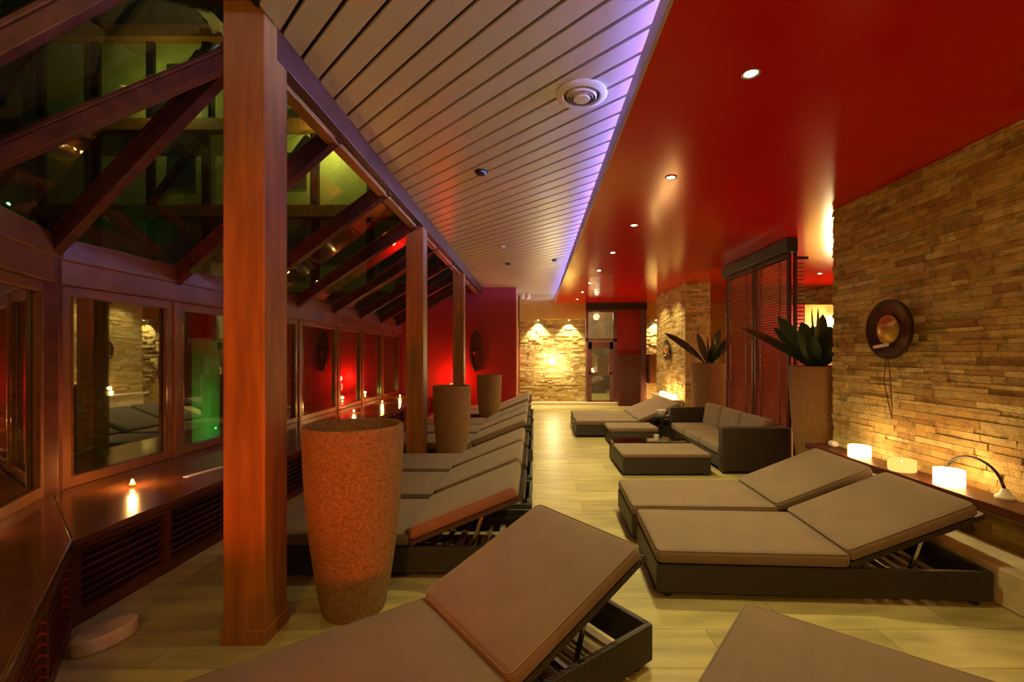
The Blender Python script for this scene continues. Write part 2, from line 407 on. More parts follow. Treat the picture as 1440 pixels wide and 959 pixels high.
# lower wall, header and eaves rail
nl = Vector((.883, .47, 0)); nb = Vector((.777, .63, 0))
S(MB().box(GX-.08, GX+.05, 3.2, 11.6, 0, ZS).build('wall_left', 'darkwood'))
S(MB().bar(CO+DV*0+Vector((0,0,ZS/2)), CO+DV*3.6+Vector((0,0,ZS/2)), .13, ZS).build('wall_left_bay', 'darkwood'))
S(MB().box(GX-.08, GX+.07, 3.2, 11.6, ZH, ZE).box(GX-.08, GX+.10, 3.2, 11.6, ZE-.07, ZE+.09).build('trim_11', 'framewood', bevel=.006))
S(MB().bar(CO+Vector((0,0,(ZH+ZE)/2)), CO+DV*3.6+Vector((0,0,(ZH+ZE)/2)), .15, ZE-ZH).bar(CO+nl*.01+Vector((0,0,ZE+.01)), CO+DV*3.6+nl*.01+Vector((0,0,ZE+.01)), .19, .16).build('trim_12', 'framewood', bevel=.006))
# rafters
tn = [12]
def rafter(a, b, w=.06, h=.12):
    tn[0] += 1
    m = MB().bar(a, b, w, h)
    off = Vector((0,0,h*.5+.012))
    m.bar(Vector(a)+off, Vector(b)+off, w*1.5, .025)
    S(m.build('trim_%d' % tn[0], 'darkwood', bevel=.005))
lows = [3.2, 4.33, 5.42, 6.5, 7.65, 8.8, 9.95, 11.1]
ZL, ZU, XU = 2.15, 3.03, -1.40
R = [(Vector((GX+.02, y, ZL)), Vector((XU, y-1.08, ZU))) for y in lows]
R[0] = (R[0][0], Vector((-1.66, 2.50, 3.07)))
for a, b in R: rafter(a, b)
apex = Vector((-1.66, 2.50, 3.07))
A1 = (Vector((-2.84, 2.05, ZL)), apex)
B1 = (Vector((-2.60, 1.60, ZL)), Vector((-1.56, 1.95, 3.15)))
rafter(*A1, .05, .085); rafter(*B1, .05, .085)
# roof panes
up = Vector((0,0,.10)); gn = [0]
def roofpane(pts):
    gn[0] += 1
    m = MB(); pts = [Vector(p)+up for p in pts]; n = len(pts); top = [p+Vector((0,0,.012)) for p in pts]
    m.add(pts+top, [list(range(n))[::-1], list(range(n, 2*n))]+[(i, (i+1) % n, n+(i+1) % n, n+i) for i in range(n)])
    o = m.build('window_%d' % (wn[0]+gn[0]), 'roofglass'); return S(o)
roofpane([R[0][0], R[1][0], R[1][1]]); roofpane([R[0][0], R[1][1], R[0][1]])
for (a, b), (c, d) in zip(R[1:], R[2:]): roofpane([a, c, d, b])
roofpane([R[-1][0], (GX, 11.58, ZL), (XU, 11.58, ZU), R[-1][1]])
roofpane([R[0][0], R[0][1], A1[0]])
roofpane([A1[0], A1[1], B1[1]]); roofpane([A1[0], B1[1], B1[0]])
E1 = CO+DV*3.6; roofpane([B1[0], B1[1], (-1.5, .4, 3.12)]); roofpane([B1[0], (-1.5, .4, 3.12), (E1.x, E1.y, ZL)])
# a lath blocking across bays (purlins)
S(MB().bar((XU-.05, 2.49, 2.985), (XU-.05, 11.55, 2.985), .08, .06).build('trim_30', 'wood'))

# ------------------------------------------------------------------ columns
COLT = [('stout brown timber column nearest the camera, left of the big red clay planter', 2.27),
        ('timber column rising just left of the middle clay planter', 5.50),
        ('thinnest looking timber column, by the planter nearest the red wall', 8.63)]
for lab, y in COLT:
    e = empty('timber_column', (-1.452, y+.105, 0), 0, lab, 'column')
    MB().box(-.105, .105, -.105, .105, .0, 3.22).build('shaft', 'wood', e, bevel=.008)
    MB().box(-.113, .113, -.113, .113, 0, .075).build('base_trim', 'wood', e, bevel=.004)

# ------------------------------------------------------------------ window bench
bt = empty('window_bench', (-2.43, 2.39, 0), 0, 'long polished dark wood bench with louvred front under the side windows', 'bench')
o0 = Vector((-2.43, 2.39, 0))
def loc(p): return (p[0]-o0.x, p[1]-o0.y)
f1 = Vector((-2.43, 2.39, 0)); f2 = f1+DB*2.35; b2 = CO+DV*3.0+nl*.03; b1 = CO+nl*.03
f1b = (-2.43, 11.58)
MB().prism([loc(f1), loc(f1b), loc((GX+.06, 11.58)), loc((GX+.06, 3.2))], .435, .472).build('bench_top', 'bench', bt, bevel=.006)
MB().prism([loc(f1), loc((GX+.06, 3.2)), loc(b1), loc(b2), loc(f2)], .4355, .4725).build('bench_top', 'bench', bt, bevel=.006)
def louvre(a, b, inset):
    a, b = Vector(a), Vector(b); d = (b-a).normalized(); n = Vector((d.y, -d.x, 0)); L = (b-a).length
    ang = math.atan2(d.y, d.x); k = int(round(L/.62)); s = L/k
    for i in range(k):
        Mx = Matrix.Translation(a+d*(i*s)-o0) @ Matrix.Rotation(ang, 4, 'Z')
        m = MB()
        m.box(0, .05, -.02, .03, .0, .435, Mx); m.box(.05, s, -.02, .03, .0, .07, Mx); m.box(.05, s, -.02, .03, .395, .435, Mx)
        for q in range(7):
            z = .09+q*.044
            m.box(.05, s, -.004, .004, -.017, .017, Mx @ Matrix.Translation((0, .004, z+.012)) @ Matrix.Rotation(math.radians(38 if inset > 0 else -38), 4, 'X'))
        m.build('louvre_panel', 'darkwood', bt)
louvre((-2.46, 2.40, 0), (-2.46, 11.5, 0), 1)
louvre(f1+DB*.02-nb*.03, f2-nb*.03, -1)
MB().box(-.09, -.07, .03, 9.15, .0, .43).build('backing_board', 'black', bt)
# rounded low plinth at bench corner
pl = MB(); pts = [(.125*math.cos(a)*1.1, .125*math.sin(a)*.62) for a in [2*PI*i/28 for i in range(28)]]
pl.prism(pts, 0, .075)
o = pl.build('corner_plinth', 'marble', None, False, .01); o.location = (-2.16, 2.29, 0); o.rotation_euler.z = math.radians(70)
tag(o, 'low rounded pale stone plinth on the floor at the bench corner', 'plinth')

# ------------------------------------------------------------------ loungers
def make_lounger():
    W, L, H, HX = .36, 1.90, .205, 1.12
    e = empty('sun_lounger')
    m = MB(); t = .03
    m.box(0, L, -W, -W+t, .035, H).box(0, L, W-t, W, .035, H).box(0, t, -W+t, W-t, .035, H).box(L-t, L, -W+t, W-t, .035, H)
    m.build('base_frame', 'wicker', e, bevel=.008)
    MB().box(t, HX-.02, -W+t, W-t, H-.03, H-.004).build('deck', 'wicker', e)
    m = MB()
    for i in range(7): m.box(HX+.06+i*.095, HX+.10+i*.095, -W+t, W-t, .075, .09)
    m.build('slats', 'piping', e)
    for x in (.07, L-.07):
        for y in (-W+.05, W-.05):
            MB().lathe([(0,0),(.022,0),(.026,.012),(.026,.036),(0,.036)], 12, (x, y, 0)).build('foot', 'metal', e, True)
    cm = MB().rbox(0.0, HX-.006, -W-.005, W+.005, H, H+.085, .03, 8, .006).build('seat_cushion', 'cushion', e, True)
    def loop(x0, x1, y0, y1, z, r=.03, M_=None):
        pts = []
        for cx, cy, a0 in ((x1-r, y1-r, 0), (x0+r, y1-r, PI/2), (x0+r, y0+r, PI), (x1-r, y0+r, 1.5*PI)):
            for i in range(5):
                a = a0+i*PI/8; p = Vector((cx+r*math.cos(a), cy+r*math.sin(a), z)); pts.append(M_ @ p if M_ else p)
        return pts
    MB().tube(loop(.008, HX-.014, -W+.003, W-.003, H+.078), .0045, 5, True).build('piping', 'piping', cm, True)
    Mb = Matrix.Translation((HX, 0, H+.004)) @ Matrix.Rotation(-math.radians(22), 4, 'Y')
    m = MB()
    m.box(0, .80, -W+.005, -W+.04, .0, .03, Mb).box(0, .80, W-.04, W-.005, .0, .03, Mb).box(.76, .80, -W+.04, W-.04, .0, .03, Mb).box(0, .04, -W+.04, W-.04, 0, .03, Mb)
    for i in range(5): m.box(.16+i*.13, .2+i*.13, -W+.04, W-.04, .008, .02, Mb)
    m.build('backrest_frame', 'wicker', e)
    bc = MB().rbox(.006, .775, -W-.005, W+.005, .030, .110, .03, 8, .006, Mb).build('back_cushion', 'cushion', e, True)
    MB().tube(loop(.014, .767, -W+.003, W-.003, .103, .03, Mb), .0045, 5, True).build('piping', 'piping', bc, True)
    m = MB()
    tip = Mb @ Vector((.5, 0, 0))
    for y in (-.27, .27): m.bar((HX+.36, y, .10), (tip.x, y, tip.z), .014, .02)
    m.bar((HX+.36, -.29, .1), (HX+.36, .29, .1), .014, .014)
    m.build('backrest_stay', 'chrome', e)
    m = MB()
    for y in (-W+.045, W-.045): MB().box(HX+.04, L-.06, y-.008, y+.008, .14, .165).build('ratchet_rail', 'metal', e)
    return e
proto = make_lounger(); used = [False]
def lounger(x, y, rz, label, group=None):
    """x, y = centre of the foot end; head points along rz"""
    o = proto if not used[0] else copy_tree(proto); used[0] = True
    o.location = (x, y, 0); o.rotation_euler = (0,0,rz); tag(o, label, 'sun lounger', group); return o
# foreground, angled
d = Vector((.79, .614, 0)).normalized(); w = Vector((.614, -.79, 0)).normalized()
hc = Vector((-.29, 1.908, 0)); ft = hc-d*1.12
lounger(ft.x, ft.y, math.atan2(d.y, d.x), 'large angled sun lounger in the foreground, in front of the red clay planter')
ax = Vector((.985, 2.14, 0)); wd_ = Vector((-.62,-.785,0)).normalized(); ld = Vector((.785,-.62,0)).normalized()
ft = ax+wd_*.365
lounger(ft.x, ft.y, math.atan2(ld.y, ld.x), 'sun lounger cut off by the bottom edge, only its seat corner showing')
# right near pair
r = math.radians(-3.2)
lounger(.745, 3.06, r, 'raised sun lounger by the stone wall, nearer one of the pair under the candles')
lounger(.76, 3.86, r*.6, 'raised sun lounger by the stone wall, between its nearer twin and the sofa')
# right far pair
lounger(.72, 8.28, 0, 'far sun lounger on the right of the aisle, just behind the small wicker footstool')
lounger(.74, 9.03, 0, 'farthest sun lounger on the right of the aisle, before the stone pillar')
# left row: feet to the windows
rows = [(3.30, 'nearest lounger of the row left of the aisle, beside the red clay planter'),
        (4.14, 'second lounger from the camera in the row left of the aisle'),
        (4.98, 'third lounger of the left row, just in front of the middle planter and column'),
        (6.30, 'fourth lounger of the left row, just behind the middle planter'),
        (7.18, 'fifth lounger of the left row, halfway between the middle and far planters'),
        (7.97, 'sixth lounger of the left row, just in front of the far planter'),
        (9.18, 'seventh lounger of the left row, just behind the far planter'),
        (10.0, 'farthest lounger of the left row, closest to the red end wall')]
for y, lab in rows: lounger(-1.925, y, 0, lab, 'sun loungers in the row left of the aisle')

# ------------------------------------------------------------------ planters
def planter(x, y, h, r, label, plant=None):
    e = empty('clay_planter', (x, y, 0), 0, label, 'planter')
    rb = r*.63
    prof = [(0,0),(rb*.96,0),(rb,.015)]
    for i in range(1, 12):
        t = i/12; prof.append((rb+(r-rb)*(math.sin(t*PI/2)**.85), .015+(h-.04)*t))
    prof += [(r, h-.03),(r*.995, h-.008),(r*.97, h),(r*.9, h-.002),(r*.885, h-.02),(r*.87, h-.10),(0, h-.10)]
    MB().lathe(prof, 48).build('pot', 'terra', e, True)
    m = MB(); rs = r*.868; m.lathe([(0,h-.099),(rs,h-.099),(rs,h-.09),(rs*.6,h-.075),(0,h-.07)], 24); m.build('soil', 'soil', e, True)
    return e
planter(-1.03, 2.60, 1.05, .27, 'tall clay planter glowing red, largest on the left beside the nearest column')
planter(-1.03, 5.66, 1.06, .235, 'brown clay planter in the middle of the left lounger row')
planter(-.86, 8.60, 1.06, .235, 'brown clay planter farthest back in the left lounger row')
planter(3.22, 8.40, 1.29, .33, 'tall brown clay planter beside the stone pillar behind the sofa')
planter(3.22, 5.10, 1.32, .33, 'tall brown clay planter tucked behind the end of the big stone wall')
def plant(x, y, z, leaves, label, seed):
    leaves = [(a, b, c*1.18, d*1.45) for a, b, c, d in leaves]
    e = empty('potted_plant', (x, y, z), 0, label, 'plant'); rnd = random.Random(seed)
    for az, tilt, L, wd in leaves:
        m = MB(); n = 10; dirh = Vector((math.cos(az), math.sin(az), 0)); side = Vector((-math.sin(az), math.cos(az), 0))
        pts = []; p = Vector((dirh.x*.03, dirh.y*.03, -.02)); a = tilt*.7
        for i in range(n+1):
            pts.append(p.copy()); a += (tilt*.45)/n; p = p+(dirh*math.sin(a)+Vector((0,0,math.cos(a))))*L/n
        vs = []; fs = []; side_ = side.copy(); twist = rnd.uniform(.7, 1.2)*rnd.choice((-1, 1))
        for i, q in enumerate(pts):
            t = i/n; ww = wd*(.16+.84*math.sin(min(1, max(0, (t-.15)/.85))*PI)**.7) if t > .15 else wd*.16
            if i == n: ww = wd*.05
            nrm = Vector((0,0,1)); tw = twist
            dd = (pts[min(i+1,n)]-pts[max(i-1,0)]).normalized(); sd0 = Matrix.Rotation(tw, 3, dd) @ side_
            side = sd0; nrm = dd.cross(sd0)
            th = .012*(1-t)+.002
            vs += [q-side*ww, q+nrm*th*-.6, q+side*ww, q+nrm*th*1.2+dirh*-.004]
        for i in range(n):
            for k in range(4): fs.append((i*4+k, i*4+(k+1) % 4, (i+1)*4+(k+1) % 4, (i+1)*4+k))
        fs += [(3,2,1,0), tuple(n*4+k for k in range(4))]
        m.add(vs, fs); m.build('leaf', 'leaf', e, True)
    return e
lv = [(PI*.95, 1.05, .78, .055), (PI*.9, .55, .62, .06), (PI*1.1, .35, .5, .065), (PI*.4, .3, .48, .06), (-.2, .35, .62, .05), (.6, .5, .5, .06), (-PI*.45, .35, .45, .065), (-PI*.3, .7, .42, .055), (PI*.85, .7, .55, .05), (PI*1.2, .15, .6, .05), (.9, .12, .62, .04), (PI*1.3, .75, .45, .06), (0, .06, .55, .05), (PI*.6,.6,.4,.06), (PI, .15, .45, .055)]
plant(3.16, 5.10, 1.27, lv, 'dark broad-leaved plant in the planter at the end of the stone wall', 1)
lv2 = [(PI*.98, .95, .85, .05), (PI*.9, .3, .55, .06), (0, .25, .6, .05), (.5, .45, .55, .055), (PI*1.2, .35, .42, .06), (-PI*.4, .25, .5, .06), (-.3, .6, .6, .05), (PI*.5, .1, .5, .05), (PI*1.5,.6,.4,.06)]
plant(3.22, 8.40, 1.24, lv2, 'dark broad-leaved plant in the planter beside the stone pillar', 2)

# ------------------------------------------------------------------ sofa, tables
sf = empty('wicker_sofa', (2.26, 5.49, 0), 0, 'dark wicker three-seat sofa with beige cushions in front of the louvred screens', 'sofa')
Ls = 2.24
MB().rbox(0, .83, 0, .13, .03, .56, .02, 4).build('armrest', 'wicker', sf, True)
MB().rbox(0, .83, Ls-.13, Ls, .03, .56, .02, 4).build('armrest', 'wicker', sf, True)
MB().rbox(.70, .83, .13, Ls-.13, .03, .56, .02, 4).build('back', 'wicker', sf, True)
MB().box(.02, .70, .13, Ls-.13, .05, .20).build('seat_base', 'wicker', sf)
sl = (Ls-.26)/3
for i in range(3):
    MB().rbox(.01, .69, .133+i*sl, .127+(i+1)*sl, .20, .31, .03, 5, .008).build('seat_cushion', 'cushion', sf, True)
    Mc = Matrix.Translation((.52, 0, .30)) @ Matrix.Rotation(math.radians(10), 4, 'Y')
    MB().rbox(0, .13, .137+i*sl, .123+(i+1)*sl, .0, .36, .045, 5, 0, Mc).build('back_cushion', 'cushion', sf, True)
for x in (.06, .77):
    for y in (.06, Ls-.06): MB().box(x-.02, x+.02, y-.02, y+.02, 0, .035).build('foot', 'metal', sf)

ft_ = empty('wicker_coffee_table', (1.05, 5.42, 0), 0, 'low wide wicker table with beige pad and glass strip, in front of the sofa', 'coffee table')
MB().box(0, 1.05, 0, .03, .02, .21).box(0, 1.05, .95, .98, .02, .262).box(0, .03, .672, .95, .2, .262).box(1.02, 1.05, .672, .95, .2, .262).box(0, .03, .03, .95, .02, .21).box(1.02, 1.05, .03, .95, .02, .21).box(.03, 1.02, .03, .95, .16, .2).build('base', 'wicker', ft_, bevel=.008)
MB().rbox(-.005, 1.055, -.005, .66, .21, .262, .02, 6, .004).build('pad', 'cushion', ft_, True)
MB().box(.0, 1.05, .672, .98, .262, .273).build('glass_top', 'smoked', ft_, bevel=.002)
for x in (.05, 1.0):
    for y in (.05, .93): MB().box(x-.02, x+.02, y-.02, y+.02, 0, .02).build('foot', 'metal', ft_)
sb = empty('wicker_footstool', (1.19, 7.22, 0), 0, 'small wicker footstool with beige cushion in front of the far pair of loungers', 'footstool')
MB().rbox(0, .78, 0, .56, .03, .205, .015, 3).build('base', 'wicker', sb, True)
MB().rbox(0, .78, 0, .56, .205, .285, .03, 6, .004).build('cushion', 'cushion', sb, True)
for x in (.06, .72):
    for y in (.06, .5): MB().box(x-.02, x+.02, y-.02, y+.02, 0, .03).build('foot', 'metal', sb)
st = empty('side_table', (2.11, 7.60, 0), 0, 'small round dark side table between the footstool and the sofa', 'side table')
MB().lathe([(0,.395),(.125,.395),(.13,.405),(.125,.42),(0,.42)], 24).build('table_top', 'black', st, True)
MB().lathe([(0,0),(.10,0),(.10,.015),(.02,.025),(.018,.395),(0,.395)], 20).build('pedestal', 'metal', st, True)
o = MB().lathe([(0,.0),(.045,.0),(.06,.02),(.08,.07),(.085,.10),(.078,.10),(.07,.07),(.05,.025),(0,.018)], 24).build('white_bowl', 'white', None, True)
o.location = (2.11, 7.60, .42); tag(o, 'small white bowl standing on the round dark side table', 'bowl')
o = MB().lathe([(0,0),(.028,0),(.034,.05),(.036,.075),(.031,.075),(.028,.02),(0,.015)], 20).build('white_cup', 'white', None, True)
o.location = (1.66, 6.22, .2735); tag(o, 'tiny white cup on the glass strip of the low wicker table', 'cup')

# ------------------------------------------------------------------ louvred screens
def screen(x, y0, y1, label):
    e = empty('louvred_screen', (x, y0, 0), 0, label, 'screen'); L = y1-y0; m = MB()
    m.box(-.02, .02, 0, .045, 0, 2.74).box(-.02, .02, L-.045, L, 0, 2.74).box(-.02, .02, .045, L-.045, 0, .08).box(-.02, .02, .045, L-.045, 2.68, 2.74)
    m.build('frame', 'darkwood', e, bevel=.004)
    m = MB(); z = .11
    while z < 2.67:
        m.box(-.022, .022, .045, L-.045, -.0035, .0035, Matrix.Translation((0, 0, z)) @ Matrix.Rotation(math.radians(-35), 4, 'Y')); z += .036
    m.build('slats', 'blind', e)
    m = MB()
    for yy in (L*.22, L*.78): m.box(-.026, -.022, yy-.012, yy+.012, .08, 2.68)
    m.build('ladder_tape', 'darkwood', e)
screen(3.24, 6.72, 7.68, 'tall red-brown louvred screen behind the sofa, the farther wider-looking one')
screen(3.24, 5.78, 6.68, 'tall red-brown louvred screen behind the near end of the sofa')
e = empty('louvred_screen', (3.27, 5.74, 0), 0, 'narrow louvred screen turned edge-on at the near end of the screens', 'screen')
MB().box(0, .03, -.02, .02, 0, 2.74).box(0.03, .17, -.02, .02, 2.64, 2.68).build('frame', 'darkwood', e)
m = MB(); z = .08
while z < 2.6: m.box(.03, .11, -.02, .02, z, z+.012); z += .05
m.build('slats', 'darkwood', e)
e = empty('blind_pelmet', (3.24, 5.72, 2.745), 0, 'dark pelmet box on top of the louvred screens under the red ceiling', 'pelmet')
MB().box(-.07, .07, 0, 2.0, 0, .17).build('pelmet_box', 'black', e, bevel=.006)
MB().box(-.075, -.07, 0, 2.0, .0, .02).build('rail', 'metal', e)

# ------------------------------------------------------------------ shelf and plinth by stone wall
e = empty('wall_shelf', (2.74, -1.0, 0), 0, 'dark red wooden shelf with candles running along the big stone wall', 'shelf')
MB().box(0, .232, 0, 5.62, .50, .55).build('shelf_board', 'darkwood', e, bevel=.006)
m = MB()
for yy in (.6, 2.6, 4.6, 5.5): m.box(.06, .232, yy-.03, yy+.03, .225, .5)
m.build('bracket', 'black', e)
o = MB().box(0, .30, 0, 5.4, 0, .22).build('stone_step', 'marble', None, False, .012); o.location = (2.68, -1.0, 0)
tag(o, 'low pale stone ledge on the floor below the wooden shelf', 'ledge')
e = empty('pillar_shelf', (2.86, 9.4, 0), 0, 'short shelf with candles along the side of the stone pillar', 'shelf')
MB().box(0, .215, 0, 2.1, .46, .5).build('shelf_board', 'marble', e, bevel=.005)
MB().box(.1, .215, .05, 2.05, 0, .46).build('plinth', 'marble', e)

# ------------------------------------------------------------------ candles
def candle_glass(x, y, z, r, h, label, mat='glow', w=3, group=None, col=(1,.55,.2)):
    e = empty('candle_lantern', (x, y, z), 0, label, 'candle', group)
    MB().lathe([(0,.0),(r*.92,.0),(r,.006),(r,h),(r*.94,h),(r*.93,.012),(0,.010)], 28).build('glass_shade', mat, e, True)
    MB().lathe([(0,.011),(r*.45,.011),(r*.45,h*.5),(0,h*.5)], 20).build('wax', 'wax', e, True)
    MB().lathe([(0,h*.5),(.006,h*.58),(.008,h*.66),(.004,h*.8),(0,h*.92)], 10).build('flame', 'flame', e, True)
    point((0, 0, h+.07), col, w, .035, e)
    return e
candle_glass(2.84, 3.98, .55, .085, .10, 'glowing square-looking candle glass on the shelf nearest the wall end', 'glow', 2)
candle_glass(2.84, 3.52, .55, .09, .085, 'dim amber candle bowl on the shelf between two brighter candles', 'amber', 1.4, None, (1,.42,.12))
candle_glass(2.84, 3.12, .55, .085, .11, 'brightest candle glass on the shelf beside the curved arm lamp', 'glow', 2.4)
for y, n_ in ((9.65, 'nearest'), (10.1, 'middle'), (10.55, 'farthest')):
    candle_glass(2.96, y, .50, .06, .09, '%s of the three small candles on the pillar shelf' % n_, 'glow', 3.2)
def tealight(x, y, label, w=1.6, z=.4725):
    e = empty('tealight', (x, y, z), 0, label, 'candle')
    MB().lathe([(0,0),(.026,0),(.036,.01),(.045,.03),(.044,.05),(.040,.05),(.040,.03),(.03,.012),(0,.008)], 24).build('glass_holder', 'jar', e, True)
    MB().lathe([(0,.009),(.019,.009),(.019,.024),(0,.024)], 16).build('wax', 'wax', e, True)
    MB().lathe([(0,.026),(.008,.030),(.009,.038),(.005,.046),(0,.052)], 10).build('flame', 'flame', e, True)
    point((0, 0, .11), (1,.45,.10), w*2.2, .02, e)
tealight(-2.97, 3.36, 'tealight on the bench by the corner of the window bay', 3)
tealight(-3.0, 7.55, 'tealight on the bench seen just over the big red planter', 2.2)
tealight(-3.05, 9.1, 'tealight farther along the bench beyond the big planter', 2)
tealight(-3.05, 10.3, 'farthest tealight on the bench near the red end wall', 2)
tealight(-2.98, 1.9+.5, 'tealight on the bench in front of the leftmost window', .8)
o = MB().box(0, .05, 0, .34, 0, .004).build('paper_strip', 'white'); o.location = (-2.80, 3.62, .4725); o.rotation_euler.z = math.radians(-12)
tag(o, 'narrow white card lying on the dark bench left of the nearest column', 'card')
e = empty('red_lamp', (-2.05, 11.3, 0), 0, 'small red glowing lamp on the floor before the red end wall', 'lamp')
MB().lathe([(0,0),(.09,0),(.09,.02),(.02,.03),(.018,.55),(0,.55)], 20).build('stand', 'metal', e, True)
MB().lathe([(0,.55),(.05,.55),(.07,.62),(.06,.72),(0,.74)], 20).build('lamp_shade', 'redlamp', e, True)
point((0, -.02, .85), (1,.03,.015), 30, .06, e)

# arm lamp
e = empty('arm_lamp', (2.935, 2.84, .55), 0, 'slim arched lamp with white foot at the right of the shelf candles', 'lamp')
MB().lathe([(0,0),(.05,0),(.052,.012),(.03,.03),(.018,.06),(0,.065)], 20).build('lamp_foot', 'white', e, True)
pts = [(0, 0, .05)]+[(-.01, .20-.20*math.cos(a), .05+.16*math.sin(a)) for a in [PI*i/14 for i in range(1, 13)]]
MB().tube(pts, .009, 8).build('curved_arm', 'metal', e, True)
MB().lathe([(0,0),(.03,0),(.016,.05),(0,.055)], 16, (-.01, .39, .055)).build('lamp_head', 'metal', e, True)
o = MB().rbox(-.035, .035, -.045, .045, 0, .06, .028, 3).build('white_pebble', 'white', None, True); o.location = (2.90, 4.42, .55)
tag(o, 'small white stone on the shelf at the very end of the stone wall', 'stone')

# gong ornaments
def gong(x, y, z, rot, R_, label, cords=True):
    """disc facing local +Z turned by rot matrix"""
    e = empty('gong', (x, y, z), 0, label, 'gong')
    Mr = rot
    MB().lathe([(0,0),(R_*.95,0),(R_,.012),(R_,.03),(R_*.94,.034),(R_*.86,.022),(R_*.5,.016),(0,.016)], 48, (0,0,0), Mr).build('disc', 'bronze', e, True)
    MB().lathe([(0,.02),(R_*.47,.018),(R_*.47,.03),(R_*.40,.036),(R_*.34,.05),(R_*.2,.075),(0,.085)], 36, (0,0,0), Mr).build('boss', 'gold', e, True)
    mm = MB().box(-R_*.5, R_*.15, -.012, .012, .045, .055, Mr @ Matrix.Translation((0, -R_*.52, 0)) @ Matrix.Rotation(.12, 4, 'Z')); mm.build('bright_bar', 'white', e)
    if cords:
        m = MB()
        for s in (-1, 1):
            m.tube([Mr @ Vector((s*.012, -R_*.98, .03)), Mr @ Vector((s*.035, -R_*1.7, .03)), Mr @ Vector((.02*s+.03, -R_*2.4, .03)), Mr @ Vector((.05, -R_*2.95, .03))], .004, 6)
        m.build('cord', 'cord', e, True)
    else: MB().tube([Mr @ Vector((0, R_*.95, .02)), Mr @ Vector((0, R_*1.25, .01))], .006, 6).build('cord', 'cord', e, True)
    return e
# local z -> -X, local y -> +Z, local x -> towards camera (-Y)
Rw = Matrix(((0,0,-1,0),(-1,0,0,0),(0,1,0,0),(0,0,0,1)))
gong(2.965, 3.79, 1.655, Rw, .25, 'dark bronze gong with brass centre and cords on the big stone wall')
gong(3.06, 10.5, 1.55, Rw, .24, 'dark round gong on the side of the far stone pillar', False)
e = empty('oval_ornament', (-1.50, 11.55, 1.52), 0, 'tall dark oval ring ornament hanging on the red end wall', 'ornament')
pts = [(.12*math.cos(a), 0, .48*math.sin(a)) for a in [2*PI*i/40 for i in range(40)]]
MB().tube(pts, .035, 10, True).build('ring', 'bronze', e, True)
m = MB(); m.lathe([(0,0),(.07,0),(.08,.02),(.04,.05),(0,.06)], 24, (0,0,0), Matrix.Rotation(PI/2, 4, 'X')); m.bar((0,.0,-.46), (0,.0,.46), .02, .02, (0,1,0)); m.build('centre_rod', 'bronze', e, True)

# hanging cabinet by far side stone
e = empty('wall_cabinet', (3.22, 12.82, .62), 0, 'small brown cabinet hanging on the far stone wall by the pillar', 'cabinet')
MB().box(0, .5, 0, .36, 0, .83).build('body', 'plum', e, bevel=.005)
MB().box(.02, .48, -.02, 0, .02, .81).build('door', 'wood', e, bevel=.005)
MB().box(.42, .44, -.04, -.02, .35, .45).build('handle', 'chrome', e)
candle_glass(3.42, 12.75, 0, .12, .32, 'tall glowing lantern on the floor under the hanging cabinet', 'glow', 4)

# ------------------------------------------------------------------ ceiling fittings
dl = empty('downlight')
MB().lathe([(.032,.0),(.045,-.001),(.047,-.006),(.036,-.008),(.031,-.002),(.030,.0),(.032,.0)], 28).build('trim_ring', 'chrome', dl, True)
MB().lathe([(0,-.0012),(.030,-.0012),(.030,-.0005),(0,-.0005)], 24).build('bulb', 'downlamp', dl, True)
nm = ['nearest', 'second nearest', 'third', 'fourth', 'fifth', 'sixth', 'seventh', 'farthest']
DLY = [2.38+1.4*i for i in range(8)]
for i, y in enumerate(DLY):
    o = dl if i == 0 else copy_tree(dl)
    o.location = (1.13, y, RED-.0005); tag(o, '%s spotlight of the row in the red ceiling%s' % (nm[i], ', counted from the camera' if 1 < i < 7 else ''), 'ceiling light', 'spotlights in the red ceiling')
for y in [.98]+DLY:
    spot((1.13, y, RED-.02), (1.02, y, 0), (1,.86,.30), 12 if y < 2 else (75 if y < 3 else 105), 112, .85, .04)
for y in (9.9, 10.9): spot((2.55, y, RED-.02), (3.1, y, .9), (1,.82,.36), 60, 95, .8, .04)  # added spots with no fittings, to brighten the stone pillar
o = copy_tree(dl); o.location = (5.2, 8.3, RED-.0005); tag(o, 'spotlight in the red ceiling of the side room beyond the screens', 'ceiling light')
vt = empty('ceiling_vent', (.306, 2.97, CEIL), 0, 'round white ventilation disc in the slatted ceiling', 'vent')
MB().lathe([(.115,0),(.165,0),(.168,-.008),(.15,-.02),(.125,-.024),(.115,-.015)], 44).build('outer_ring', 'white', vt, True)
m = MB()
for r0 in (.098, .078, .058): m.lathe([(r0-.008,-.03),(r0,-.02),(r0+.006,-.004),(r0,-.004),(r0-.013,-.026)], 40)
m.build('cone_rings', 'white', vt, True)
MB().lathe([(0,-.045),(.05,-.042),(.055,-.036),(.04,-.02),(0,-.015)], 32).build('centre_disc', 'white', vt, True)
MB().lathe([(0,-.002),(.118,-.002),(.118,0),(0,0)], 30).build('throat', 'gap', vt, True)
def detector(x, y, r, mat, label):
    e = empty('smoke_detector', (x, y, CEIL), 0, label, 'detector')
    MB().lathe([(0,-.035),(r*.6,-.034),(r*.8,-.022),(r*.82,-.01),(0,-.01)], 24).build('head', mat, e, True)
    MB().lathe([(0,-.01),(r,-.01),(r,0),(0,0)], 24).build('base_plate', 'white' if mat == 'white' else 'metal', e, True)
detector(-.50, 4.23, .06, 'metal', 'dark detector on the slatted ceiling nearer than the other fittings')
detector(-.51, 7.16, .06, 'white', 'small white detector on the slatted ceiling midway down the room')
detector(.36, 8.2, .055, 'metal', 'small dark detector on the slatted ceiling close to the blue light')
detector(-.50, 8.5, .06, 'metal', 'farthest small dark detector on the slatted ceiling')
